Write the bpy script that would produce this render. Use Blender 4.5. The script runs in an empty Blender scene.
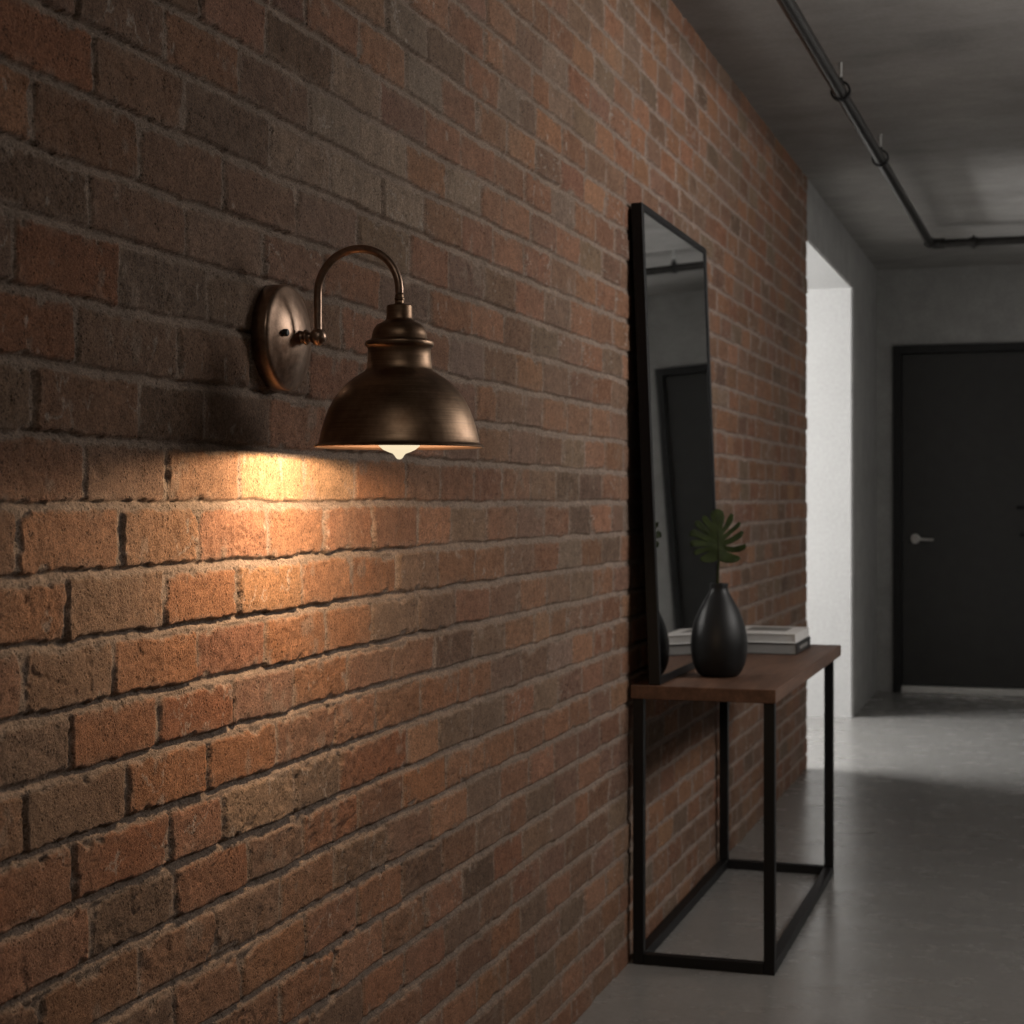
import bpy, bmesh, math, random
import numpy as np
from mathutils import Vector, Matrix

random.seed(7)
S = bpy.context.scene
COL = S.collection
PI = math.pi

# ------------------------------------------------------------------ dimensions
F = 1700.0                      # focal length in pixels of the 1024 frame
TH = math.atan(540.0 / F)       # camera turned towards the brick wall
CT, ST = math.cos(TH), math.sin(TH)
D, H = 1.0488, 1.204            # camera distance from the brick wall, eye height
ZC = 2.65                       # ceiling
Y_END = 7.68                    # brick wall ends, opening begins
Y_JAMB = 9.54
Y_BACK = 10.88
X_R = 2.3
Y_REAR = -1.5
Z_HEAD = 2.385
Z_TOP = 0.725                   # table top

# ------------------------------------------------------------------ helpers
def link(o, parent=None):
    COL.objects.link(o)
    if parent is not None:
        o.parent = parent
    return o

def obj(name, bm, mat, parent=None, smooth=False, autosmooth=None):
    me = bpy.data.meshes.new(name)
    bmesh.ops.recalc_face_normals(bm, faces=bm.faces)
    bm.to_mesh(me)
    bm.free()
    if mat is not None:
        for m in (mat if isinstance(mat, (list, tuple)) else [mat]):
            me.materials.append(m)
    o = bpy.data.objects.new(name, me)
    if smooth:
        for p in me.polygons:
            p.use_smooth = True
        if autosmooth:
            me.set_sharp_from_angle(angle=math.radians(autosmooth))
    return link(o, parent)

def empty(name, loc, label=None, cat=None, group=None, parent=None):
    o = bpy.data.objects.new(name, None)
    o.empty_display_size = 0.05
    o.location = loc
    link(o, parent)
    tag(o, label, cat, group)
    return o

def tag(o, label=None, cat=None, group=None, kind=None):
    if label: o['label'] = label
    if cat: o['category'] = cat
    if group: o['group'] = group
    if kind: o['kind'] = kind
    return o

def box(bm, x0, x1, y0, y1, z0, z1, bev=0.0, seg=2, mi=0):
    vs = [bm.verts.new((x, y, z)) for x in (x0, x1) for y in (y0, y1) for z in (z0, z1)]
    idx = [(0,1,3,2), (4,6,7,5), (0,4,5,1), (2,3,7,6), (0,2,6,4), (1,5,7,3)]
    fs = [bm.faces.new([vs[i] for i in f]) for f in idx]
    for f in fs: f.material_index = mi
    if bev > 0:
        es = list({e for f in fs for e in f.edges})
        r = bmesh.ops.bevel(bm, geom=es, offset=bev, segments=seg, affect='EDGES', profile=0.5)
        for f in r['faces']: f.material_index = mi
    return vs

def lathe(bm, prof, n=64, axis='Z', org=(0,0,0), mi=0, close=False):
    """prof: list of (r, h); axis Z or X; r==0 closes with a pole"""
    rings = []
    def P(r, h, a):
        c, s = r*math.cos(a), r*math.sin(a)
        if axis == 'Z': p = (c, s, h)
        elif axis == 'X': p = (h, c, s)
        else: p = (c, h, s)
        return (p[0]+org[0], p[1]+org[1], p[2]+org[2])
    for r, h in prof:
        if r <= 1e-7: rings.append([bm.verts.new(P(0, h, 0))])
        else: rings.append([bm.verts.new(P(r, h, 2*PI*i/n)) for i in range(n)])
    prs = list(zip(rings[:-1], rings[1:]))
    if close: prs.append((rings[-1], rings[0]))
    for a, b in prs:
        for i in range(n):
            j = (i+1) % n
            if len(a) == 1 and len(b) == 1: continue
            if len(a) == 1: f = bm.faces.new((a[0], b[i], b[j]))
            elif len(b) == 1: f = bm.faces.new((a[i], b[0], a[j]))
            else: f = bm.faces.new((a[i], b[i], b[j], a[j]))
            f.material_index = mi

def tube(bm, pts, r, n=16, caps=True):
    pts = [Vector(p) for p in pts]
    rs = r if isinstance(r, (list, tuple)) else [r]*len(pts)
    up = None
    rings = []
    for i, p in enumerate(pts):
        t = (pts[min(i+1, len(pts)-1)] - pts[max(i-1, 0)]).normalized()
        if up is None:
            up = t.orthogonal().normalized()
        up = (up - t*up.dot(t)).normalized()
        w = t.cross(up)
        rings.append([bm.verts.new(p + (up*math.cos(2*PI*k/n) + w*math.sin(2*PI*k/n))*rs[i]) for k in range(n)])
    for a, b in zip(rings[:-1], rings[1:]):
        for k in range(n):
            bm.faces.new((a[k], a[(k+1) % n], b[(k+1) % n], b[k]))
    if caps:
        bm.faces.new(rings[0][::-1]); bm.faces.new(rings[-1])

# ------------------------------------------------------------------ materials
def new_mat(name):
    m = bpy.data.materials.new(name); m.use_nodes = True
    nt = m.node_tree
    b = nt.nodes['Principled BSDF']
    return m, nt, b

def N(nt, typ, **kw):
    n = nt.nodes.new(typ)
    for k, v in kw.items():
        if k in n.inputs.keys(): n.inputs[k].default_value = v
        else: setattr(n, k, v)
    return n

def coords(nt, scale=(1,1,1)):
    tc = N(nt, 'ShaderNodeTexCoord')
    mp = N(nt, 'ShaderNodeMapping')
    mp.inputs['Scale'].default_value = scale
    nt.links.new(tc.outputs['Object'], mp.inputs['Vector'])
    return mp.outputs['Vector']

def noise(nt, vec, scale, detail=4, rough=0.55):
    n = N(nt, 'ShaderNodeTexNoise')
    n.inputs['Scale'].default_value = scale
    n.inputs['Detail'].default_value = detail
    n.inputs['Roughness'].default_value = rough
    nt.links.new(vec, n.inputs['Vector'])
    return n.outputs['Fac']

def ramp(nt, fac, stops):
    r = N(nt, 'ShaderNodeValToRGB')
    e = r.color_ramp.elements
    while len(e) < len(stops): e.new(0.5)
    for el, (p, c) in zip(e, stops):
        el.position = p
        el.color = (*c, 1) if isinstance(c, (list, tuple)) else (c, c, c, 1)
    nt.links.new(fac, r.inputs['Fac'])
    return r.outputs['Color']

def bump(nt, b, h, strength, dist):
    n = N(nt, 'ShaderNodeBump')
    n.inputs['Strength'].default_value = strength
    n.inputs['Distance'].default_value = dist
    nt.links.new(h, n.inputs['Height'])
    nt.links.new(n.outputs['Normal'], b.inputs['Normal'])
    return n

def mix(nt, a, c, fac, mode='MIX'):
    n = N(nt, 'ShaderNodeMix', data_type='RGBA', blend_type=mode)
    for s, v in (('A', a), ('B', c)):
        i = [q for q in n.inputs if q.name == s and q.type == 'RGBA'][0]
        if hasattr(v, 'links') or hasattr(v, 'is_linked'): nt.links.new(v, i)
        else: i.default_value = (*v, 1)
    f = n.inputs[0]
    if hasattr(fac, 'is_linked'): nt.links.new(fac, f)
    else: f.default_value = fac
    return [q for q in n.outputs if q.type == 'RGBA'][0]

def plain(name, col, rough=0.5, metal=0.0, var=0.15, nscale=40, bstr=0.05, spec=0.5):
    m, nt, b = new_mat(name)
    v = coords(nt)
    f = noise(nt, v, nscale)
    lo = tuple(c*(1-var) for c in col); hi = tuple(min(1, c*(1+var)) for c in col)
    nt.links.new(ramp(nt, f, [(0.3, lo), (0.7, hi)]), b.inputs['Base Color'])
    b.inputs['Roughness'].default_value = rough
    b.inputs['Metallic'].default_value = metal
    b.inputs['Specular IOR Level'].default_value = spec
    if bstr: bump(nt, b, f, bstr, 0.002)
    return m

def concrete(name, lo, hi, rough=0.8, bstr=0.3, stretch=(1,1,1), spec=0.4, rvar=None, undul=0.0, con=0.8):
    m, nt, b = new_mat(name)
    v = coords(nt, stretch)
    v1 = coords(nt)
    big = noise(nt, v, 1.3, 6, 0.6)
    fine = noise(nt, v1, 60, 6, 0.7)
    mid = noise(nt, v, 7, 8, 0.65)
    c1 = ramp(nt, big, [(0.25, lo), (0.75, hi)])
    c2 = ramp(nt, mid, [(0.3, 0.72), (0.7, 1.0)])
    c = mix(nt, c1, c2, con, 'MULTIPLY')
    c = mix(nt, c, ramp(nt, fine, [(0.3, 0.68), (0.7, 1.0)]), 0.6, 'MULTIPLY')
    nt.links.new(c, b.inputs['Base Color'])
    b.inputs['Specular IOR Level'].default_value = spec
    if rvar:
        rr = ramp(nt, mid, [(0.3, rvar[0]), (0.7, rvar[1])])
        nt.links.new(rr, b.inputs['Roughness'])
    else:
        b.inputs['Roughness'].default_value = rough
    n1 = bump(nt, b, mid, bstr, 0.004)
    n2 = N(nt, 'ShaderNodeBump'); n2.inputs['Strength'].default_value = bstr; n2.inputs['Distance'].default_value = 0.0015
    nt.links.new(fine, n2.inputs['Height']); nt.links.new(n2.outputs['Normal'], n1.inputs['Normal'])
    if undul:
        n3 = N(nt, 'ShaderNodeBump'); n3.inputs['Strength'].default_value = 1.0; n3.inputs['Distance'].default_value = undul
        nt.links.new(noise(nt, v, 3.0, 2, 0.5), n3.inputs['Height']); nt.links.new(n3.outputs['Normal'], n2.inputs['Normal'])
    return m

def brushed(name, dark, light, rough=(0.32, 0.5), stretch=(3, 3, 160), aniso=0.4):
    m, nt, b = new_mat(name)
    v = coords(nt, stretch); v1 = coords(nt)
    f = noise(nt, v, 4, 5, 0.7)
    p = noise(nt, v1, 22, 5, 0.65)
    c = mix(nt, ramp(nt, p, [(0.3, dark), (0.72, light)]), ramp(nt, f, [(0.25, 0.55), (0.75, 1.15)]), 1.0, 'MULTIPLY')
    nt.links.new(c, b.inputs['Base Color'])
    b.inputs['Metallic'].default_value = 1.0
    nt.links.new(ramp(nt, f, [(0.2, rough[0]), (0.8, rough[1])]), b.inputs['Roughness'])
    b.inputs['Anisotropic'].default_value = aniso
    bump(nt, b, f, 0.12, 0.0006)
    return m

M = {}
M['bronze'] = brushed('brushed_bronze', (0.17, 0.10, 0.06), (0.40, 0.265, 0.17))
M['bronze_plain'] = brushed('bronze', (0.27, 0.17, 0.115), (0.46, 0.32, 0.235), (0.3, 0.42), (25, 25, 25), 0.0)
M['copper_inner'] = plain('copper_inner', (0.024, 0.012, 0.006), 0.7, 0.0, 0.15, 40, 0.02, 0.15)
M['black_knob'] = plain('black_plastic', (0.01, 0.01, 0.01), 0.35, 0, 0.1)
M['black_metal'] = plain('black_powder_coat', (0.006, 0.006, 0.0065), 0.5, 0.0, 0.2, 200, 0.08, 0.3)
M['pipe'] = plain('black_steel_pipe', (0.032, 0.03, 0.028), 0.36, 0.7, 0.25, 30, 0.05)
M['zinc'] = plain('zinc_rod', (0.6, 0.6, 0.58), 0.35, 1.0, 0.1, 60, 0.02)
M['door'] = plain('door_paint', (0.030, 0.030, 0.0285), 0.45, 0, 0.12, 12, 0.03, 0.35)
M['frame'] = plain('door_frame_paint', (0.009, 0.009, 0.009), 0.45, 0, 0.12, 12, 0.03, 0.35)
M['steel'] = plain('brushed_steel', (0.55, 0.54, 0.52), 0.32, 1.0, 0.1, 80, 0.02)
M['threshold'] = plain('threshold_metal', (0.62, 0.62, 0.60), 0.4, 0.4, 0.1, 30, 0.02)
M['vase'] = plain('matte_black_ceramic', (0.005, 0.005, 0.0053), 0.48, 0, 0.15, 60, 0.04, 0.38)
M['paper'] = plain('book_pages', (0.50, 0.49, 0.47), 0.85, 0, 0.06, 30, 0.02)
M['paper_grey'] = plain('book_pages_grey', (0.27, 0.265, 0.255), 0.85, 0, 0.06, 30, 0.02)
M['white_cover'] = plain('white_book_cover', (0.74, 0.73, 0.71), 0.55, 0, 0.04, 30, 0.02)
M['grey_print'] = plain('grey_cover_print', (0.22, 0.215, 0.2), 0.6, 0, 0.2, 60, 0.0)
M['black_cover'] = plain('black_book_cover', (0.012, 0.012, 0.012), 0.5, 0, 0.1, 30, 0.02)
M['white_frame'] = plain('white_window_frame', (0.75, 0.75, 0.74), 0.5, 0, 0.03, 20, 0.0)
M['leaf'] = plain('monstera_leaf', (0.019, 0.027, 0.004), 0.7, 0, 0.3, 35, 0.05, 0.2)
M['stem'] = plain('leaf_stem', (0.02, 0.022, 0.007), 0.75, 0, 0.25, 60, 0.05, 0.15)

M['plaster'] = concrete('grey_plaster', (0.33, 0.325, 0.315), (0.43, 0.425, 0.41), 0.85, 0.25)
M['plaster_white'] = concrete('white_plaster', (0.40, 0.397, 0.39), (0.43, 0.427, 0.42), 0.85, 0.06, con=0.15)
M['ceiling'] = concrete('ceiling_concrete', (0.24, 0.23, 0.22), (0.40, 0.385, 0.365), 0.85, 0.35, (0.9, 1.3, 1))
M['floor'] = concrete('floor_concrete', (0.25, 0.243, 0.232), (0.31, 0.302, 0.29), 0.4, 0.012, (0.8, 1.2, 1), 0.5, (0.22, 0.30), 0.004, con=0.2)

def mirror_mat():
    m, nt, b = new_mat('mirror_silver')
    b.inputs['Base Color'].default_value = (0.86, 0.87, 0.87, 1)
    b.inputs['Metallic'].default_value = 1.0
    v = coords(nt)
    nt.links.new(ramp(nt, noise(nt, v, 5), [(0.3, 0.015), (0.7, 0.03)]), b.inputs['Roughness'])
    return m
M['mirror'] = mirror_mat()

def wood_mat():
    m, nt, b = new_mat('walnut_wood')
    v = coords(nt, (9, 0.9, 9))
    v2 = coords(nt, (60, 2.0, 60))
    g = noise(nt, v, 3.0, 6, 0.65)
    p = noise(nt, v2, 4.0, 4, 0.6)
    c = ramp(nt, g, [(0.3, (0.09, 0.045, 0.028)), (0.55, (0.16, 0.083, 0.052)), (0.75, (0.21, 0.112, 0.07))])
    c = mix(nt, c, ramp(nt, p, [(0.35, 0.6), (0.65, 1.0)]), 0.7, 'MULTIPLY')
    nt.links.new(c, b.inputs['Base Color'])
    b.inputs['Roughness'].default_value = 0.5
    b.inputs['Specular IOR Level'].default_value = 0.35
    bump(nt, b, p, 0.15, 0.001)
    return m
M['wood'] = wood_mat()

def bulb_mat():
    m = bpy.data.materials.new('frosted_bulb_glass'); m.use_nodes = True
    nt = m.node_tree; nt.nodes.clear()
    o = N(nt, 'ShaderNodeOutputMaterial')
    e = N(nt, 'ShaderNodeEmission'); e.inputs['Color'].default_value = (1.0, 0.82, 0.54, 1); e.inputs['Strength'].default_value = 1.0
    t = N(nt, 'ShaderNodeBsdfTransparent')
    x = N(nt, 'ShaderNodeMixShader')
    v = coords(nt)
    nt.links.new(ramp(nt, noise(nt, v, 60), [(0.3, 0.78), (0.7, 0.82)]), x.inputs['Fac'])
    nt.links.new(t.outputs[0], x.inputs[1]); nt.links.new(e.outputs[0], x.inputs[2])
    nt.links.new(x.outputs[0], o.inputs['Surface'])
    return m
M['bulb'] = bulb_mat()

def brick_mat():
    m, nt, b = new_mat('brick_and_mortar')
    at = N(nt, 'ShaderNodeAttribute', attribute_name='tint')
    am = N(nt, 'ShaderNodeAttribute', attribute_name='mortar')
    v = coords(nt)
    fine = noise(nt, v, 330, 5, 0.75)
    mid = noise(nt, v, 70, 6, 0.7)
    pit = N(nt, 'ShaderNodeTexVoronoi'); pit.inputs['Scale'].default_value = 170
    nt.links.new(v, pit.inputs['Vector'])
    pits = ramp(nt, pit.outputs['Distance'], [(0.16, 0.30), (0.36, 1.0)])
    # only some of the cells become pits
    sel = ramp(nt, noise(nt, v, 38, 3, 0.6), [(0.42, 0.0), (0.58, 1.0)])
    c = mix(nt, at.outputs['Color'], ramp(nt, mid, [(0.28, 0.62), (0.72, 1.22)]), 0.9, 'MULTIPLY')
    c = mix(nt, c, ramp(nt, fine, [(0.34, 0.36), (0.66, 1.5)]), 0.9, 'MULTIPLY')
    pm = mix(nt, (1, 1, 1), pits, sel, 'MIX')
    c = mix(nt, c, pm, 0.8, 'MULTIPLY')
    nt.links.new(c, b.inputs['Base Color'])
    b.inputs['Roughness'].default_value = 0.88
    b.inputs['Specular IOR Level'].default_value = 0.25
    n1 = bump(nt, b, fine, 0.85, 0.0030)
    n2 = N(nt, 'ShaderNodeBump'); n2.inputs['Strength'].default_value = 0.6; n2.inputs['Distance'].default_value = 0.003
    nt.links.new(pm, n2.inputs['Height']); nt.links.new(n2.outputs['Normal'], n1.inputs['Normal'])
    return m
M['brick'] = brick_mat()

# ------------------------------------------------------------------ brick wall (one relief mesh)
def hash2(ix, iy, seed):
    h = (ix.astype(np.int64)*374761393 + iy.astype(np.int64)*668265263 + seed*1442695041) & 0xFFFFFFFF
    h = ((h ^ (h >> 13)) * 1274126177) & 0xFFFFFFFF
    h = ((h ^ (h >> 16)) * 2246822519) & 0xFFFFFFFF
    return ((h ^ (h >> 15)) & 0xFFFFFF).astype(np.float64) / float(0xFFFFFF)

def vnoise(x, y, seed):
    ix, iy = np.floor(x), np.floor(y)
    fx, fy = x-ix, y-iy
    fx = fx*fx*(3-2*fx); fy = fy*fy*(3-2*fy)
    a = hash2(ix, iy, seed); b_ = hash2(ix+1, iy, seed); c = hash2(ix, iy+1, seed); d = hash2(ix+1, iy+1, seed)
    return (a*(1-fx)+b_*fx)*(1-fy) + (c*(1-fx)+d*fx)*fy

def fbm(x, y, seed, oct=4, gain=0.5):
    s, a, t = 0.0, 1.0, 0.0
    for o in range(oct):
        s = s + a*vnoise(x*2**o + 17.3*o, y*2**o + 9.1*o, seed+o); t += a; a *= gain
    return s/t

def sstep(a, b, x):
    t = np.clip((x-a)/(b-a), 0, 1)
    return t*t*(3-2*t)

KW = F*D/CT
def u2y(u):   # joint coordinate -> metres along the wall
    return (KW*u - D*ST)/CT
def wall_at(px, py):
    zc = KW/(1052.0-px)
    return (zc - D*ST)/CT, H - (py-500.0)*zc/F

beds_t = {-7:-.491,-6:-.419,-5:-.345,-4:-.278,-3:-.206,-2:-.1345,-1:-.063,0:.006,1:.0775,2:.147,3:.216,4:.281,5:.350,6:.418,7:.484}
for k in range(-22, -7): beds_t[k] = -.491 - .0696*(-7-k)
for k in range(8, 18): beds_t[k] = .484 + .0690*(k-7)
# row k lies between bed k-1 (above) and bed k (below): x pixels where its upright joints stand in the photograph's frame
rows_px = {
 -12:[487], -11:[450,485], -10:[387,428.5,465,501], -9:[306,360,407,443.5,477],
 -8:[201,267,333.5,381,426,462,496], -7:[165,241,310,361,408,447,482], -6:[94,185,271,331,382,424,462,494,524,551],
 -5:[33,141,225,297,357,410,450,485,516,545.5], -4:[91,187.5,264,325,381,430,473,505,533,559], -3:[14,122.5,209,281,342,398,450,485,517,543.5,570],
 -2:[77.5,179,251], -1:[35,141,205], 0:[86,167.5,241,305,356,407,441,475,503.5], 1:[19,121,201,268.5,325,373.5,418.5,452,487],
 2:[66,166,237.5,302,353.5,397,438.5,475,506], 3:[24,115,199,266,326,372,418.5,456,491], 4:[71,159,234,295,348.5,393.5,436,473.5,506],
 5:[26,127.5,209,277,336,377,422], 6:[74,171,224,295,340,408.5,440,473], 7:[92.5,176,250,303.5,358.5,403.5,447,485],
 8:[41,140,217.5,282,336,387,431,468.5,501], 9:[175,242,306,358.5,403.5,443,477,510]}
rng = np.random.RandomState(11)
P = 1.02e-4
def row_joints(k):
    if k in rows_px: us = [1.0/(1052-x) for x in rows_px[k]]
    else:
        us = [1.0e-3 + P*(0.5*(k % 2)) + P*0.12*(rng.rand()-0.5)]
    def step():
        r = rng.rand()
        return P*(0.62 if r < 0.05 else 0.98 + 0.08*(rng.rand()-0.5))
    while u2y(us[0]) > Y_REAR-0.3: us.insert(0, us[0]-step())
    while u2y(us[-1]) < Y_END+0.3: us.append(us[-1]+step())
    return np.array([u2y(u) for u in us])
joints = {k: row_joints(k) for k in range(-21, 18)}
bed_keys = sorted(beds_t)
bed_z = np.array([H - beds_t[k]*D/CT for k in bed_keys])       # descending heights

palette = [((.30,.135,.072), 4), ((.25,.115,.065), 4), ((.215,.118,.078), 4), ((.215,.145,.10), 1.5), ((.225,.165,.125), 0.5), ((.15,.096,.068), 1.2), ((.34,.165,.092), 2)]
pw = np.array([w for _, w in palette], float); pw /= pw.sum()
tints = {}
for k in joints:
    n = len(joints[k])+1
    ch = rng.choice(len(palette), n, p=pw)
    # the lamp's warm pool is painted in: greyish bricks below it turn red-orange
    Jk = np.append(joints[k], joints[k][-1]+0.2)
    lamp_pool = (k >= 0) & (k <= 10) & (Jk > 1.3) & (Jk < 3.0)
    ch = np.where(lamp_pool & np.isin(ch, [3, 4]), rng.choice([0, 1, 6], n), ch)
    c = np.array([palette[i][0] for i in ch])
    c = c*0.62 + np.array([.235, .143, .097])*0.38
    c = c*(0.86+0.28*rng.rand(n, 1))*(1+0.07*(rng.rand(n, 3)-0.5))
    tints[k] = c
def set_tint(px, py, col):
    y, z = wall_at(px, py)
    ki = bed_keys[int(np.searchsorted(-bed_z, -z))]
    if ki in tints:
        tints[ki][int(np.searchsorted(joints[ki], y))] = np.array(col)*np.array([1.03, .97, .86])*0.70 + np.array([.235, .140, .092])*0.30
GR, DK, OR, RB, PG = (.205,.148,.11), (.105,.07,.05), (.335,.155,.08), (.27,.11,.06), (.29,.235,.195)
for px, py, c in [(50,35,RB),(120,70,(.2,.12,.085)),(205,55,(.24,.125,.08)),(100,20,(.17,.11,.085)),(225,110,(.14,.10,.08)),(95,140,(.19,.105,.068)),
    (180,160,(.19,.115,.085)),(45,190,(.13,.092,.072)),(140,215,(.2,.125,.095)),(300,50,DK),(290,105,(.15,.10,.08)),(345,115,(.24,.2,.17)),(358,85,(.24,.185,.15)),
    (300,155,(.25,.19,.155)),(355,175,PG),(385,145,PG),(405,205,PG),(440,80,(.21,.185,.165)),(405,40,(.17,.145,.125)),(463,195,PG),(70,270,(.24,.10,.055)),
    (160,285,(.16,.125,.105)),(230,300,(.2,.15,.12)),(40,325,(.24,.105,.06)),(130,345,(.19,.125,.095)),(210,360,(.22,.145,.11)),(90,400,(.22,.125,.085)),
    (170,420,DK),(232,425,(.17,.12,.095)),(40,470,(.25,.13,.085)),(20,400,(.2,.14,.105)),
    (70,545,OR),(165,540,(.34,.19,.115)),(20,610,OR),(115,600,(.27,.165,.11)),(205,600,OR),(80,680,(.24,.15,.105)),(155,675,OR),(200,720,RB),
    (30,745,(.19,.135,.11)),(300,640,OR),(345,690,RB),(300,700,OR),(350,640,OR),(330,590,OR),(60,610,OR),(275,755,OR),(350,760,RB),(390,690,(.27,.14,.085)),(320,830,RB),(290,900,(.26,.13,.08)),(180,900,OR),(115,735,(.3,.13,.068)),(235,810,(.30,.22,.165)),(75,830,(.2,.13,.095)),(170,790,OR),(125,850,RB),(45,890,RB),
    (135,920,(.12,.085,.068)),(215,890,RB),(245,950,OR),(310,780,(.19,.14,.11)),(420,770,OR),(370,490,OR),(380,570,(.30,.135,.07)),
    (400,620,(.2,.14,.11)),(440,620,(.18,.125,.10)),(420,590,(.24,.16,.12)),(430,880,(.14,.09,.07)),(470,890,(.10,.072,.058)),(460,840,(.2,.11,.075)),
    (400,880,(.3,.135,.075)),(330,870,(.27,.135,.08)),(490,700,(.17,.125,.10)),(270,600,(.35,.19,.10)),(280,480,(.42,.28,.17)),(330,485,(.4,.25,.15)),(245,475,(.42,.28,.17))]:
    set_tint(px, py, c)  # brick tones; the orange ones below the lamp carry its warm pool

def build_brick_wall():
    near = np.arange(-1.5, 1.3, 0.014)
    zc = KW/(1052.0 - np.arange(-2.0, 808.5, 1.15))
    cols = (zc - D*ST)/CT
    cols = cols[(cols > 1.3) & (cols < Y_END)]
    ys = np.concatenate([near, cols, [Y_END]])
    zs = np.linspace(0.0, ZC, 1250)
    Yg, Zg = np.meshgrid(ys, zs)                     # rows = z
    Y = Yg.ravel(); Z = Zg.ravel()
    wob = 0.0075*(fbm(Y*9, Z*9, 3, 3)-0.5) + 0.0035*(fbm(Y*45, Z*45, 5, 3)-0.5)
    wob2 = 0.0065*(fbm(Y*9+50, Z*9, 13, 3)-0.5) + 0.0035*(fbm(Y*45, Z*45+31, 15, 3)-0.5)
    Zw, Yw = Z + wob, Y + wob2
    row = np.searchsorted(-bed_z, -Zw)               # row index -> bed_keys[row] is the bed below
    row = np.clip(row, 1, len(bed_keys)-1)
    dz_top = bed_z[row-1] - Zw
    dz_bot = Zw - bed_z[row]
    dl = np.full_like(Y, 1.0); dr = np.full_like(Y, 1.0)
    tint = np.zeros((len(Y), 3)); bid = np.zeros(len(Y)); cy = np.zeros(len(Y))
    for r in np.unique(row):
        k = bed_keys[r]
        if k not in joints: k = min(max(k, -21), 17)
        J = joints[k]
        m = row == r
        i = np.clip(np.searchsorted(J, Yw[m]), 1, len(J)-1)
        dl[m] = Yw[m]-J[i-1]; dr[m] = J[i]-Yw[m]
        cy[m] = (J[i]+J[i-1])/2
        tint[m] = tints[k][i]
        bid[m] = r*1000+i
    cz = (bed_z[row-1]+bed_z[row])/2
    rA = hash2(bid, bid*0+1, 21); rB = hash2(bid, bid*0+2, 22); rC = hash2(bid, bid*0+3, 23); rD = hash2(bid, bid*0+4, 24)
    jb, jh = 0.0054, 0.0040                          # half joint widths: bed, upright
    dh = np.minimum(dl, dr) - jh*(0.7+0.6*rA)*(1+0.45*sstep(3.4, 5.0, Y))
    dv = np.minimum(dz_top, dz_bot) - jb*(0.75+0.5*rB)
    R = 0.006
    qx, qy = R-dh, R-dv
    d = R - np.where((qx > 0) & (qy > 0), np.sqrt(np.maximum(qx, 0)**2+np.maximum(qy, 0)**2), np.maximum(qx, qy))
    chip = fbm(Y*70, Z*70, 31, 4, 0.6)
    d = d + 0.0085*(chip-0.5) - 0.008*sstep(0.66, 0.82, fbm(Y*26, Z*26, 41, 3))*(d < 0.02)
    face = sstep(-0.0006, 0.0032, d)                  # 1 on the brick face
    rough = fbm(Y*60, Z*60, 51, 5, 0.62) - 0.5
    lumps = fbm(Y*18, Z*22, 61, 3) - 0.5
    roughness_amt = 0.6 + 1.1*rC**2
    hb = 0.0018*(rA-0.5)*2 + (Y-cy)*(rB-0.5)*0.022 + (Z-cz)*(rC-0.5)*0.07 + 0.0034*rough*roughness_amt + 0.0016*lumps
    # split/pitted patches on some faces
    hb = hb - 0.0018*sstep(0.58, 0.72, fbm(Y*33+7, Z*40, 71, 4))*(0.2+rD)
    # a few long cracks
    cr = np.abs(fbm(Y*14+3*rA, Z*9, 81, 4)-0.5)
    hb = hb - 0.0022*sstep(0.012, 0.002, cr)*(rD > 0.75)
    depth = 0.0038 + 0.0034*(fbm(Y*5, Z*7, 91, 3)-0.5)*2
    # struck bed joints: set back under the upper brick, nearly flush on the lower one
    q = np.where(dz_bot < dz_top, -dz_bot, dz_top)/0.0055
    bed = sstep(0.006, 0.0, np.minimum(dz_top, dz_bot) - 0.004)
    depth = depth*(1-bed) + bed*(0.0030 + 0.0056*sstep(0.5, -0.9, q)*(1-0.65*sstep(2.6, 4.4, Y)) + 0.0016*(fbm(Y*5, Z*7, 93, 3)-0.5)*2)
    hm = -depth + 0.0050*(fbm(Y*95, Z*95, 95, 4, 0.65)-0.5) + 0.003*(fbm(Y*25, Z*25, 97, 3)-0.5)
    X = hm*(1-face) + hb*face
    # colours: brick body, mortar, pale mortar smears and drips across some faces
    sm_n = fbm(Y*22, Z*16+5*rB, 101, 5, 0.6)
    smear = sstep(0.70, 0.78, sm_n + 0.12*(rC-0.5)) * 0.7 + 0.45*sstep(0.016, 0.0, d)*sstep(0.45, 0.65, fbm(Y*40, Z*40, 111, 4, 0.6))
    dust = fbm(Y*3, Z*3, 121, 4)
    patch = fbm(Y*28, Z*34, 131, 4)
    tint = tint*(0.80+0.4*patch)[:, None]
    grey = np.array([.25, .18, .13])
    tint = tint*(1-0.30*sstep(.45, .75, dust))[:, None] + grey*(0.30*sstep(.45, .75, dust))[:, None]
    mort = (np.array([.285, .212, .163]) + np.array([.045, .04, .045])*sstep(3.4, 5.2, Y)[:, None])*(0.78+0.44*fbm(Y*12, Z*12, 141, 4))[:, None]
    # pale lime streaks and scratches on a few bricks
    rg = np.abs(fbm(Y*24+40*rA, Z*17+9*rB, 151, 4)-0.5)
    lime = sstep(0.020, 0.004, rg)*(rA > 0.74)*sstep(0.42, 0.60, fbm(Y*16, Z*16, 161, 3))
    lime = np.maximum(lime, 0.8*sstep(0.80, 0.86, fbm(Y*48, Z*30, 171, 3))*(rB > 0.5))[:, None]*0.7
    tint = tint*(1-lime) + np.array([.40, .335, .28])*lime
    mk = np.clip((1-face) + smear*face*0.8, 0, 1)[:, None]
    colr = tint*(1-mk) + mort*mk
    nY, nZ = len(ys), len(zs)
    nv = nY*nZ
    co = np.empty((nv, 3)); co[:, 0] = X; co[:, 1] = Y; co[:, 2] = Z
    idx = np.arange(nv).reshape(nZ, nY)
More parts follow.
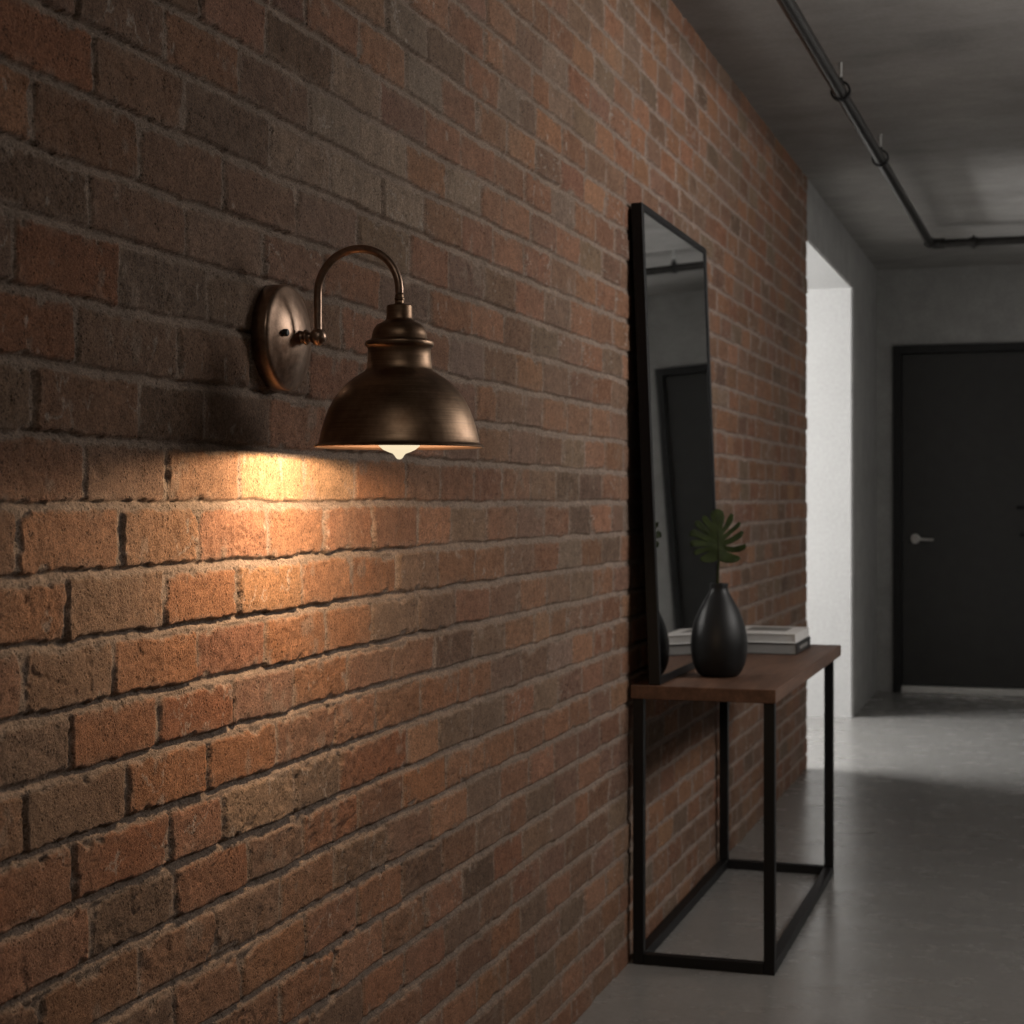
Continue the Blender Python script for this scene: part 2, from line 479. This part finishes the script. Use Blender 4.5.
    quads = np.stack([idx[:-1, :-1], idx[:-1, 1:], idx[1:, 1:], idx[1:, :-1]], -1).reshape(-1, 4)
    # back rim (the wall is 120 mm thick)
    ring = np.concatenate([idx[0, :], idx[1:, -1], idx[-1, -2::-1], idx[-2:0:-1, 0]])
    back = co[ring].copy(); back[:, 0] = -0.12
    co = np.vstack([co, back]); nr = len(ring)
    a = ring; b_ = np.roll(ring, -1); c2 = nv+np.roll(np.arange(nr), -1); d2 = nv+np.arange(nr)
    quads = np.vstack([quads, np.stack([a, d2, c2, b_], -1)])
    colr = np.vstack([colr, colr[ring]])
    me = bpy.data.meshes.new('wall_left')
    me.vertices.add(len(co)); me.vertices.foreach_set('co', co.astype(np.float32).ravel())
    nq = len(quads)
    me.loops.add(nq*4 + nr); me.polygons.add(nq+1)
    lv = np.concatenate([quads.ravel(), (nv+np.arange(nr))[::-1]]).astype(np.int32)
    me.loops.foreach_set('vertex_index', lv)
    st = np.concatenate([np.arange(nq)*4, [nq*4]]).astype(np.int32)
    me.polygons.foreach_set('loop_start', st)
    me.update(calc_edges=True)
    sm = np.ones(nq+1, bool); sm[-nr-1:] = False
    me.polygons.foreach_set('use_smooth', sm)
    at = me.attributes.new('tint', 'FLOAT_COLOR', 'POINT')
    at.data.foreach_set('color', np.hstack([colr, np.ones((len(colr), 1))]).astype(np.float32).ravel())
    me.materials.append(M['brick'])
    me.validate()
    o = bpy.data.objects.new('wall_left', me)
    link(o)
    tag(o, 'weathered red brown brick wall in running bond with rough grey mortar', 'wall', kind='structure')
    return o
build_brick_wall()

# ------------------------------------------------------------------ the shell of the corridor
def shell(name, boxes, mat, label, cat):
    bm = bmesh.new()
    for b in boxes: box(bm, *b)
    o = obj(name, bm, mat)
    return tag(o, label, cat, kind='structure')

shell('floor', [(-2.82, X_R+0.12, Y_REAR-0.12, Y_BACK+0.15, -0.1, 0.0)], M['floor'], 'polished grey concrete floor', 'floor')
KX0, KX1, KY0, KY1 = 0.75, 1.40, -0.30, 0.35      # opening for the added skylight, unseen above the camera
shell('ceiling', [(-0.15, X_R+0.12, Y_REAR-0.12, KY0, ZC, ZC+0.1), (-0.15, X_R+0.12, KY1, Y_BACK+0.15, ZC, ZC+0.1), (-0.15, KX0, KY0, KY1, ZC, ZC+0.1), (KX1, X_R+0.12, KY0, KY1, ZC, ZC+0.1)], M['ceiling'], 'dark mottled concrete ceiling', 'ceiling')
# plaster wall past the brickwork: lintel over the opening and pier beyond it
shell('wall_far_left', [(-0.15, 0, Y_END, Y_JAMB, Z_HEAD, ZC), (-0.15, 0, Y_JAMB, Y_BACK, 0, ZC)], M['plaster'], 'grey plaster lintel and pier around the bright opening', 'wall')
DX0, DX1, DZ1 = 0.100, 1.48, 2.170       # door opening, outside of its frame
shell('wall_back', [(-0.15, DX0, Y_BACK, Y_BACK+0.12, 0, ZC), (DX1, X_R+0.12, Y_BACK, Y_BACK+0.12, 0, ZC), (DX0, DX1, Y_BACK, Y_BACK+0.12, DZ1, ZC),
                    (DX0, DX1, Y_BACK+0.11, Y_BACK+0.13, 0, DZ1)], M['plaster'], 'grey plaster end wall around the black door', 'wall')
WY0, WY1, WZ0, WZ1 = 3.6, 5.1, 1.70, 2.55
shell('wall_right', [(X_R, X_R+0.12, Y_REAR-0.12, WY0, 0, ZC), (X_R, X_R+0.12, WY1, Y_BACK, 0, ZC), (X_R, X_R+0.12, WY0, WY1, 0, WZ0), (X_R, X_R+0.12, WY0, WY1, WZ1, ZC)],
      M['plaster'], 'grey plaster wall with an added window facing the bricks', 'wall')
shell('wall_rear', [(-0.12, X_R, Y_REAR-0.12, Y_REAR, 0, ZC)], M['plaster'], 'grey plaster wall behind the viewpoint', 'wall')
# side room behind the opening
SX = -2.7
shell('wall_side_far', [(SX-0.12, -0.15, Y_JAMB, Y_JAMB+0.12, 0, Z_HEAD)], M['plaster_white'], 'white plaster wall of the bright side opening', 'wall')
shell('wall_side_near', [(SX-0.12, -0.121, 5.68, 5.80, 0, Z_HEAD)], M['plaster_white'], 'white plaster near wall of the side room', 'wall')
SY0, SY1, SZ0, SZ1 = 7.0, 9.2, 1.0, 2.30
shell('wall_side_window', [(SX-0.12, SX, 5.80, SY0, 0, Z_HEAD), (SX-0.12, SX, SY1, Y_JAMB, 0, Z_HEAD), (SX-0.12, SX, SY0, SY1, 0, SZ0), (SX-0.12, SX, SY0, SY1, SZ1, Z_HEAD)],
      M['plaster_white'], 'white plaster window wall of the side room', 'wall')
shell('ceiling_side', [(SX-0.12, -0.15, 5.68, Y_JAMB+0.12, Z_HEAD, Z_HEAD+0.08)], M['plaster_white'], 'white ceiling of the side opening', 'ceiling')
# white lining of the end of the brick wall and of the jamb in the wall's thickness
shell('trim_1', [(-1.2, -0.010, Y_JAMB-0.006, Y_JAMB-0.0005, 0, Z_HEAD-0.006), (-1.2, -0.010, Y_END+0.001, Y_JAMB-0.0005, Z_HEAD-0.006, Z_HEAD-0.0005)], M['plaster_white'], 'white plastered reveal on the far jamb of the opening', 'trim')

def window(name, x, y0, y1, z0, z1, label):
    bm = bmesh.new()
    w, t = 0.05, 0.06
    box(bm, x, x+t, y0, y1, z0, z0+w); box(bm, x, x+t, y0, y1, z1-w, z1)
    box(bm, x, x+t, y0, y0+w, z0+w, z1-w); box(bm, x, x+t, y1-w, y1, z0+w, z1-w)
    ym = (y0+y1)/2
    box(bm, x+0.01, x+t-0.01, ym-0.02, ym+0.02, z0+w, z1-w)
    return tag(obj(name, bm, M['white_frame']), label, 'window', kind='structure')
window('added_window_right', X_R+0.05, WY0, WY1, WZ0, WZ1, 'added unseen window frame around the fill light in the right wall')  # out of view, added to hold the fill light on the bricks
window('unseen_window_side', SX-0.11, SY0, SY1, SZ0, SZ1, 'unseen white framed window added to light the side room')  # out of view, added as source of the light in the opening

bm = bmesh.new()
box(bm, KX0, KX1, KY0, KY0+0.03, ZC+0.02, ZC+0.08); box(bm, KX0, KX1, KY1-0.03, KY1, ZC+0.02, ZC+0.08)
box(bm, KX0, KX0+0.03, KY0+0.03, KY1-0.03, ZC+0.02, ZC+0.08); box(bm, KX1-0.03, KX1, KY0+0.03, KY1-0.03, ZC+0.02, ZC+0.08)
tag(obj('added_skylight', bm, M['white_frame']), 'added unseen skylight frame around the fill light above the camera', 'window', kind='structure')  # out of view, added for the highlight on the lamp shade

# door in the end wall
def door():
    bm = bmesh.new()
    lx0, lx1 = DX0+0.052, DX1-0.052
    box(bm, lx0, lx1, Y_BACK+0.03, Y_BACK+0.075, 0.045, DZ1-0.052, 0.002, 1)
    d = tag(obj('door_1', bm, M['door']), 'plain black door at the end of the corridor', 'door', kind='structure')
    bm = bmesh.new()
    box(bm, DX0, DX0+0.05, Y_BACK-0.018, Y_BACK+0.10, 0.0, DZ1, 0.002, 1)
    box(bm, DX1-0.05, DX1, Y_BACK-0.018, Y_BACK+0.10, 0.0, DZ1, 0.002, 1)
    box(bm, DX0+0.05, DX1-0.05, Y_BACK-0.018, Y_BACK+0.10, DZ1-0.05, DZ1, 0.002, 1)
    obj('door_frame', bm, M['frame'], d)
    hx, hz = 0.232, 0.962
    bm = bmesh.new()
    yh = Y_BACK+0.03
    lathe(bm, [(0.013, 0.0), (0.031, 0.0), (0.031, -0.010), (0.026, -0.013), (0.016, -0.013), (0.013, -0.010)], 40, 'Y', (hx, yh, hz), close=True)
    lathe(bm, [(0, -0.004), (0.011, -0.004), (0.011, -0.05), (0, -0.052)], 20, 'Y', (hx, yh, hz))
    h = obj('door_handle', bm, M['steel'], d, True, 40); h['label'] = 'steel lever handle'
    bm = bmesh.new()
    tube(bm, [(hx, yh-0.046, hz), (hx+0.03, yh-0.048, hz-0.002), (hx+0.075, yh-0.048, hz-0.004), (hx+0.115, yh-0.045, hz-0.005)], [0.010, 0.0095, 0.009, 0.009], 14)
    obj('lever', bm, M['steel'], h, True, 50)
    for z, x0 in ((1.158, 0.842), (0.990, 0.862)):
        bm = bmesh.new()
        box(bm, x0, 0.99, yh-0.028, yh-0.0005, z-0.011, z+0.011, 0.004, 2)
        b = obj('pull_bar', bm, M['black_metal'], d)
    return d
door()
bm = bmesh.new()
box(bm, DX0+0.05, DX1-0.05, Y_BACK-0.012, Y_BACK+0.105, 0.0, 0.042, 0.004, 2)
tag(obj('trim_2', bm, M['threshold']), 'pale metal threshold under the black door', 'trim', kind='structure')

# ------------------------------------------------------------------ wall sconce
LY = 2.190                         # along the wall
LZ = 1.4327
def sconce():
    root = empty('wall_sconce', (0.0, LY, LZ), 'bronze gooseneck wall lamp with dome shade and lit bulb on the brick wall', 'lamp')
    # coordinates below are relative to the plate's centre on the wall
    bm = bmesh.new()
    prof = [(0, 0.000), (0.0735, 0.000), (0.0752, 0.0015), (0.0752, 0.0205), (0.0742, 0.0232), (0.0715, 0.0252), (0.068, 0.0264), (0.060, 0.0305),
            (0.050, 0.0345), (0.040, 0.0380), (0.030, 0.0406), (0.020, 0.0424), (0.010, 0.0434), (0, 0.0437)]
    lathe(bm, prof, 96, 'X')
    plate = obj('backplate', bm, M['bronze_plain'], root, True, 50)
    bm = bmesh.new()
    for s in (-1,):
        lathe(bm, [(0, 0.032), (0.0052, 0.032), (0.0052, 0.0405), (0.0042, 0.042), (0, 0.0422)], 20, 'X', (0, s*0.043, 0.003))
    k = obj('screw', bm, M['black_knob'], plate, True, 40); k['label'] = 'small black fixing screw'
    # stem with collars and ball joint
    bm = bmesh.new()
    lathe(bm, [(0, 0.035), (0.0125, 0.035), (0.0135, 0.037), (0.0135, 0.0405), (0.010, 0.0425), (0.0085, 0.0445), (0.0085, 0.0465), (0.0105, 0.048), (0.0112, 0.050),
               (0.0105, 0.0522), (0.0075, 0.054), (0.0062, 0.057), (0, 0.058)], 40, 'X')
    bx, br = 0.0675, 0.0122
    lathe(bm, [(br*math.sin(a), bx-br*math.cos(a)) for a in [PI*i/18 for i in range(19)]], 36, 'X')
    obj('swivel_joint', bm, M['bronze_plain'], root, True, 40)
    # gooseneck
    R = 0.0612; cx = 0.0675+R; z0 = 0.006; zc = 0.0610
    pts = [(0.0675, 0, z0+ (zc-z0)*i/6) for i in range(7)]
    pts += [(cx - R*math.cos(a), 0, zc + R*0.98*math.sin(a)) for a in [PI*i/36 for i in range(1, 37)]]
    zt = 1.4905-LZ
    pts += [(0.1899, 0, zc-0.004), (0.1899, 0, zt)]
    bm = bmesh.new(); tube(bm, pts, 0.0058, 24)
    obj('arm', bm, M['bronze_plain'], root, True, 50)
    # shade: turned profile, outside then inside
    sx = 0.1899
    def zz(c): return 1.2765 + (830-c)*0.000374 - LZ
    out = [(12.5, 262), (15.5, 266), (15.5, 276), (18, 279), (18, 284), (15.5, 287), (16, 297), (22, 303), (43, 305), (46, 308), (46.5, 330), (47, 352), (50, 360), (60, 367), (74, 373), (85, 381), (93, 393), (98, 410),
           (101, 428), (106, 434), (118, 437), (123, 441), (125, 448), (123, 456), (117, 461), (114, 468), (114, 490), (116, 515), (119, 538), (126, 550), (142, 560), (165, 575), (190, 595), (213, 619),
           (235, 650), (253, 684), (267, 720), (278, 757), (286, 790), (290, 812), (294, 818), (303, 821), (306, 825), (306, 829), (303, 831)]
    po = [(r*0.000382, zz(c)) for r, c in out]
    inn = [(r*0.000382, zz(c)) for r, c in [(297, 830), (286, 822), (281, 800), (272, 760), (260, 722), (246, 687), (228, 654), (206, 624), (183, 601), (158, 581), (135, 568), (60, 560), (0, 560)]]
    bm = bmesh.new()
    lathe(bm, [(0, zz(262))]+po, 128, 'Z', (sx, 0, 0), 0)
    n0 = len(bm.faces)
    lathe(bm, [po[-1]]+inn, 128, 'Z', (sx, 0, 0), 1)
    bmesh.ops.remove_doubles(bm, verts=bm.verts, dist=1e-6)
    sh = obj('lamp_shade', bm, [M['bronze'], M['copper_inner']], root, True, 35)
    # bulb with a drawn tip and its socket
    zr = 1.2765-LZ
    bm = bmesh.new()
    lathe(bm, [(0, zr-0.0165), (0.0026, zr-0.0160), (0.0048, zr-0.0142), (0.0066, zr-0.0112), (0.0092, zr-0.0084), (0.0150, zr-0.0064), (0.0225, zr-0.0030), (0.0282, zr+0.0020), (0.0315, zr+0.0105), (0.0310, zr+0.022),
               (0.0255, zr+0.034), (0.020, zr+0.046), (0.0155, zr+0.056), (0.0135, zr+0.064)], 48, 'Z', (sx, 0, 0))
    b = obj('bulb', bm, M['bulb'], root, True, 60); b['label'] = 'glowing cream bulb with a pointed tip'
    bm = bmesh.new()
    lathe(bm, [(0, zr+0.064), (0.0145, zr+0.064), (0.0165, zr+0.067), (0.0165, zr+0.099), (0, zr+0.099)], 32, 'Z', (sx, 0, 0))
    obj('bulb_socket', bm, M['bronze_plain'], root, True, 40)
    # light of the filament
    ld = bpy.data.lights.new('sconce_filament', 'POINT')
    ld.energy = BULB_W; ld.color = (1.0, 0.70, 0.435); ld.shadow_soft_size = 0.009
    lo = bpy.data.objects.new('sconce_filament', ld); link(lo, root)
    lo.location = (sx, 0, zr+0.0135)
BULB_W = 62.0
sconce()

# ------------------------------------------------------------------ console table
TX0, TX1, TY0, TY1 = 0.0095, 0.385, 4.285, 5.68
def table():
    root = empty('console_table', ((TX0+TX1)/2, (TY0+TY1)/2, 0), 'narrow console table with walnut top and thin black metal frame', 'table')
    ox, oy = root.location.x, root.location.y
    bm = bmesh.new()
    box(bm, TX0-ox, TX1-ox, TY0-oy, TY1-oy, Z_TOP-0.035, Z_TOP, 0.0025, 2)
    obj('tabletop', bm, M['wood'], root)
    t = 0.014
    lx = (0.026-ox, 0.366-ox); ly = (4.313-oy, 5.515-oy)
    for x in lx:
        for y in ly:
            bm = bmesh.new(); box(bm, x-t, x+t, y-t, y+t, 0.0, Z_TOP-0.035, 0.0015, 1)
            obj('leg', bm, M['black_metal'], root)
    for x in lx:
        bm = bmesh.new(); box(bm, x-t, x+t, ly[0]+t, ly[1]-t, 0.0, 2*t, 0.0015, 1); obj('bottom_rail', bm, M['black_metal'], root)
    for y in ly:
        bm = bmesh.new(); box(bm, lx[0]+t, lx[1]-t, y-t, y+t, 0.0, 2*t, 0.0015, 1); obj('bottom_rail', bm, M['black_metal'], root)
table()

# ------------------------------------------------------------------ leaning mirror
def mirror():
    W, L, T = 0.86, 1.250, 0.030
    xb, xt = 0.051, 0.003            # back edge at the foot, back edge at the top
    a = math.asin((xb-xt)/L)
    root = empty('leaning_mirror', (xb+0.004, 4.298, Z_TOP+0.0005), 'tall black framed mirror leaning on the brick wall from the table', 'mirror')
    root.rotation_euler = (0, -a, 0)
    fw = 0.019
    bm = bmesh.new()
    box(bm, 0, T, 0, fw, 0, L, 0.0012, 1); box(bm, 0, T, W-fw, W, 0, L, 0.0012, 1)
    box(bm, 0, T, fw, W-fw, 0, fw, 0.0012, 1); box(bm, 0, T, fw, W-fw, L-fw, L, 0.0012, 1)
    obj('mirror_frame', bm, M['black_metal'], root)
    bm = bmesh.new(); box(bm, T-0.009, T-0.004, fw-0.002, W-fw+0.002, fw-0.002, L-fw+0.002)
    obj('mirror_glass', bm, M['mirror'], root)
    bm = bmesh.new(); box(bm, 0.004, T-0.010, fw-0.002, W-fw+0.002, fw-0.002, L-fw+0.002)
    obj('back_panel', bm, M['black_metal'], root)
mirror()

# ------------------------------------------------------------------ vase with one leaf
VX, VY = 0.186, 4.575
def vase():
    s = 0.000482
    rh = [(0, 998), (92, 998), (104, 994), (116, 983), (131, 960), (146, 925), (155, 882), (159, 840), (160, 800), (156, 760), (147, 712), (134, 668), (117, 625), (99, 588), (82, 557), (67, 532), (57, 512), (51, 495), (50, 480), (52, 466), (51, 461)]
    prof = [(r*s, (998-c)*s*0.975) for r, c in rh]
    inn = [(r-0.004, h) for r, h in prof[:3:-1]]
    inn[0] = (prof[-1][0]-0.004, prof[-1][1])
    inn.append((0, 0.012))
    bm = bmesh.new(); lathe(bm, prof+inn, 72)
    o = obj('vase', bm, M['vase'], None, True, 60)
    o.location = (VX, VY, Z_TOP+0.0003)
    tag(o, 'teardrop matte black vase standing before the mirror', 'vase')
    return (998-461)*s*0.975
VH = vase()

def leaf():
    root = empty('monstera_leaf', (VX, VY, Z_TOP+VH), 'single split green monstera leaf on a stem in the black vase', 'plant')
    P2 = [(455,335),(468,350),(498,358),(530,359),(562,351),(584,334),(574,320),(540,308),(500,292),
          (535,300),(580,297),(608,284),(620,264),(614,250),(585,258),(545,268),(498,260),
          (535,247),(572,230),(600,210),(615,186),(604,174),(570,194),(532,218),(498,228),
          (525,206),(562,178),(590,152),(602,131),(590,123),(555,151),(518,183),(494,200),
          (514,172),(540,142),(560,112),(567,84),(551,76),(525,108),(505,142),(488,165),
          (500,135),(513,100),(507,66),(485,52),(465,50),(445,60),(430,76),(430,105),(438,138),
          (418,110),(404,88),(384,89),(374,110),(392,142),(420,175),(388,148),(360,118),(335,118),(325,140),(350,165),(410,210),
          (370,188),(325,165),(301,178),(292,205),(330,213),(408,241),(360,231),(311,226),(290,241),(295,264),(330,266),(408,264),
          (370,273),(326,281),(308,300),(325,317),(360,304),(418,288),(390,306),(350,326),(345,345),(375,356),(415,357),(440,349)]
    s = 0.000474
    zb = (476-335)*s                        # leaf foot above the vase rim
    R_ = Vector((0.93, 0.36, 0)); Fw = Vector((-0.36, 0.93, 0)); U = Vector((0, 0, 1))
    bm = bmesh.new()
    vs = [bm.verts.new(((x-458)*s, (335-y)*s, 0)) for x, y in P2]
    f = bm.faces.new(vs)
    f.normal_update()
    bmesh.ops.triangulate(bm, faces=[f], ngon_method='EAR_CLIP')
    for _ in range(2):
        bmesh.ops.subdivide_edges(bm, edges=[e for e in bm.edges if e.calc_length() > 0.012], cuts=1)
        bmesh.ops.triangulate(bm, faces=[q for q in bm.faces if len(q.verts) > 3])
    for v in bm.verts:
        u, w = v.co.x, v.co.y
        dep = -2.2*u*u + 0.10*abs(u) + 0.32*w + 1.2*w*w + 0.004*math.sin(w*120)*min(1, abs(u)*30)
        p = R_*u + U*w + Fw*dep
        v.co = (p.x, p.y, p.z+zb)
    o = obj('leaf_blade', bm, M['leaf'], root, True)
    md = o.modifiers.new('thickness', 'SOLIDIFY'); md.thickness = 0.0012; md.offset = 0
    # stem: from inside the vase up to the foot of the blade and on as the midrib
    bm = bmesh.new()
    def Q(u, w, back=0.003):
        dep = -2.2*u*u + 0.10*abs(u) + 0.32*w + 1.2*w*w
        p = R_*u + U*w + Fw*(dep+back*0)
        return (p.x, p.y, p.z+zb)
    pts = [(-0.005, 0, -0.17), (-0.0055, 0, -0.06), (-0.005, 0, 0.0), (-0.003, 0, zb*0.5), (-0.001, 0, zb*0.9), Q(0, 0.004), Q(0.002, 0.05), Q(0.004, 0.10), Q(0.005, 0.135)]
    tube(bm, pts, [0.0045, 0.0044, 0.0042, 0.004, 0.0036, 0.0028, 0.002, 0.0014, 0.0008], 12)
    obj('stem', bm, M['stem'], root, True)
leaf()

# ------------------------------------------------------------------ books
def book(name, x0, x1, y0, y1, z, th, cov, page, ct, label, group):
    root = empty(name, ((x0+x1)/2, (y0+y1)/2, z), label, 'book', group)
    w, l = (x1-x0)/2, (y1-y0)/2
    bm = bmesh.new()          # case: two boards and a spine that faces the room
    box(bm, -w, w, -l, l, 0, ct, 0.0006, 1); box(bm, -w, w, -l, l, th-ct, th, 0.0006, 1)
    box(bm, w-ct, w, -l, l, ct, th-ct, 0.0006, 1)
    obj('cover', bm, cov, root)
    bm = bmesh.new(); box(bm, -w+0.003, w-ct, -l+0.003, l-0.003, ct, th-ct)
    obj('pages', bm, page, root)
    return root, w, l, th
BX0, BX1, BY0, BY1 = 0.085, 0.297, 5.272, 5.585
r1, w, l, th = book('book', BX0, BX1, BY0, BY1, Z_TOP+0.0004, 0.034, M['black_cover'], M['paper_grey'], 0.0022, 'thick black spined book at the bottom of the pair on the table', 'stacked books on the console table')
bm = bmesh.new()              # pale title block on the spine, built as small bars of print
for i, (a, b) in enumerate(((-0.085, -0.058), (-0.050, -0.022), (-0.014, 0.008), (0.016, 0.046), (0.054, 0.083))):
    box(bm, w, w+0.0004, a, b, 0.0115, 0.0225)
o = obj('spine_title', bm, plain('spine_print', (0.30, 0.295, 0.28), 0.6, 0, 0.15, 200, 0), r1); o['label'] = 'pale grey title print on the spine'
r2, w, l, th = book('book', BX0+0.004, BX1-0.004, BY0+0.004, BY1-0.006, Z_TOP+0.0348, 0.030, M['white_cover'], M['paper'], 0.0035, 'white book lying on top of the black spined book', 'stacked books on the console table')
bm = bmesh.new(); box(bm, -w+0.03, w-0.045, -l+0.10, l-0.05, th, th+0.0003)
o = obj('cover_picture', bm, M['grey_print'], r2); o['label'] = 'grey rectangle printed on the white cover'

# ------------------------------------------------------------------ ceiling pipe
def pipe():
    z = 2.55; r = 0.021
    def px(y): return 0.365 + (y-4.583)*0.0163
    yE = 9.185
    root = empty('ceiling_pipe', (px(yE), yE, z), 'black steel pipe hung under the concrete ceiling, turning right before the door', 'pipe')
    ox, oy = px(yE), yE
    def L(x, y, zz): return (x-ox, y-oy, zz-z)
    bm = bmesh.new(); tube(bm, [L(px(y), y, z) for y in (Y_REAR+0.001, 0.5, 3.0, 6.0, yE-0.05)], r, 28)
    obj('pipe_run', bm, M['pipe'], root, True, 50)
    bm = bmesh.new(); tube(bm, [L(x, yE, z) for x in (px(yE)+0.05, 1.2, X_R-0.001)], r, 28)
    obj('pipe_run', bm, M['pipe'], root, True, 50)
    bm = bmesh.new()
    cx, cy = px(yE)+0.05, yE-0.05
    tube(bm, [L(px(yE), yE-0.075, z)] + [L(cx-0.05*math.cos(a), cy+0.05*math.sin(a), z) for a in [PI/2*i/10 for i in range(11)]] + [L(cx+0.025, yE, z)], 0.0275, 28)
    obj('elbow', bm, M['pipe'], root, True, 50)
    bm = bmesh.new(); xc = 0.66
    for rr, a, b in ((0.0265, -0.02, 0.02), (0.036, -0.006, 0.006)):
        lathe(bm, [(0.0205, a), (rr, a), (rr, b), (0.0205, b)], 28, 'X', L(xc, yE, z), close=True)
    obj('coupling', bm, M['pipe'], root, True, 40)
    for x, y, ax in [(px(q), q, 'Y') for q in (1.5, 3.9, 5.685, 6.85)] + [(0.955, yE, 'X')]:
        bm = bmesh.new()
        lathe(bm, [(0.0265, -0.011), (0.0330, -0.011), (0.0330, 0.011), (0.0265, 0.011)], 36, ax, L(x, y, z+0.0055), close=True)
        box(bm, x-ox-0.007, x-ox+0.007, y-oy-0.010, y-oy+0.010, 0.036, 0.050, 0.002, 1)
        h = obj('pipe_hanger', bm, M['black_metal'], root, True, 40)
        bm = bmesh.new(); lathe(bm, [(0, 0.049), (0.0052, 0.049), (0.0052, ZC-z), (0, ZC-z)], 14, 'Z', (x-ox, y-oy, 0))
        q = obj('hanger_rod', bm, M['zinc'], h, True, 40); q['label'] = 'thin zinc hanger rod'
pipe()

# ------------------------------------------------------------------ light
def area(name, loc, rot, sx, sy, watts, col, spread=180):
    ld = bpy.data.lights.new(name, 'AREA'); ld.shape = 'RECTANGLE'
    ld.size = sx; ld.size_y = sy; ld.energy = watts; ld.color = col
    ld.spread = math.radians(spread)
    o = bpy.data.objects.new(name, ld); o.location = loc; o.rotation_euler = rot
    return link(o)
area('fill_light_right', (X_R+0.11, (WY0+WY1)/2, (WZ0+WZ1)/2), (0, math.radians(90), 0), WZ1-WZ0, WY1-WY0, 50, (1.0, 0.95, 0.90))  # fill light behind the added window, brightens the brick wall
area('side_opening_light', (SX-0.115, (SY0+SY1)/2, (SZ0+SZ1)/2), (0, math.radians(-90), 0), SZ1-SZ0, SY1-SY0, 350, (1.0, 0.985, 0.965))  # added source behind the unseen side window, lights jamb and floor

area('fill_light_above', ((KX0+KX1)/2, (KY0+KY1)/2, ZC+0.09), (0, 0, 0), KX1-KX0-0.06, KY1-KY0-0.06, 7, (1.0, 0.92, 0.82))  # added overhead fill, puts the highlight on the shade

w = bpy.data.worlds.new('sky'); S.world = w; w.use_nodes = True
w.node_tree.nodes['Background'].inputs['Color'].default_value = (0.75, 0.82, 0.9, 1)
w.node_tree.nodes['Background'].inputs['Strength'].default_value = 0.3

# ------------------------------------------------------------------ camera
cd = bpy.data.cameras.new('camera')
cd.sensor_fit = 'HORIZONTAL'; cd.sensor_width = 36.0
cd.lens = F/1024.0*36.0
cd.shift_y = -12.0/1024.0
cd.clip_start = 0.05
cd.dof.use_dof = True; cd.dof.focus_distance = 2.34; cd.dof.aperture_fstop = 10.0
cam = bpy.data.objects.new('camera', cd); link(cam)
cam.location = (D, 0, H)
cam.rotation_euler = (math.radians(90), 0, TH)
S.camera = cam

vs_ = S.view_settings
S.display_settings.display_device = 'sRGB'
vs_.view_transform = 'Standard'; vs_.look = 'None'; vs_.gamma = 1.0; vs_.use_curve_mapping = False
vs_.exposure = 0.0
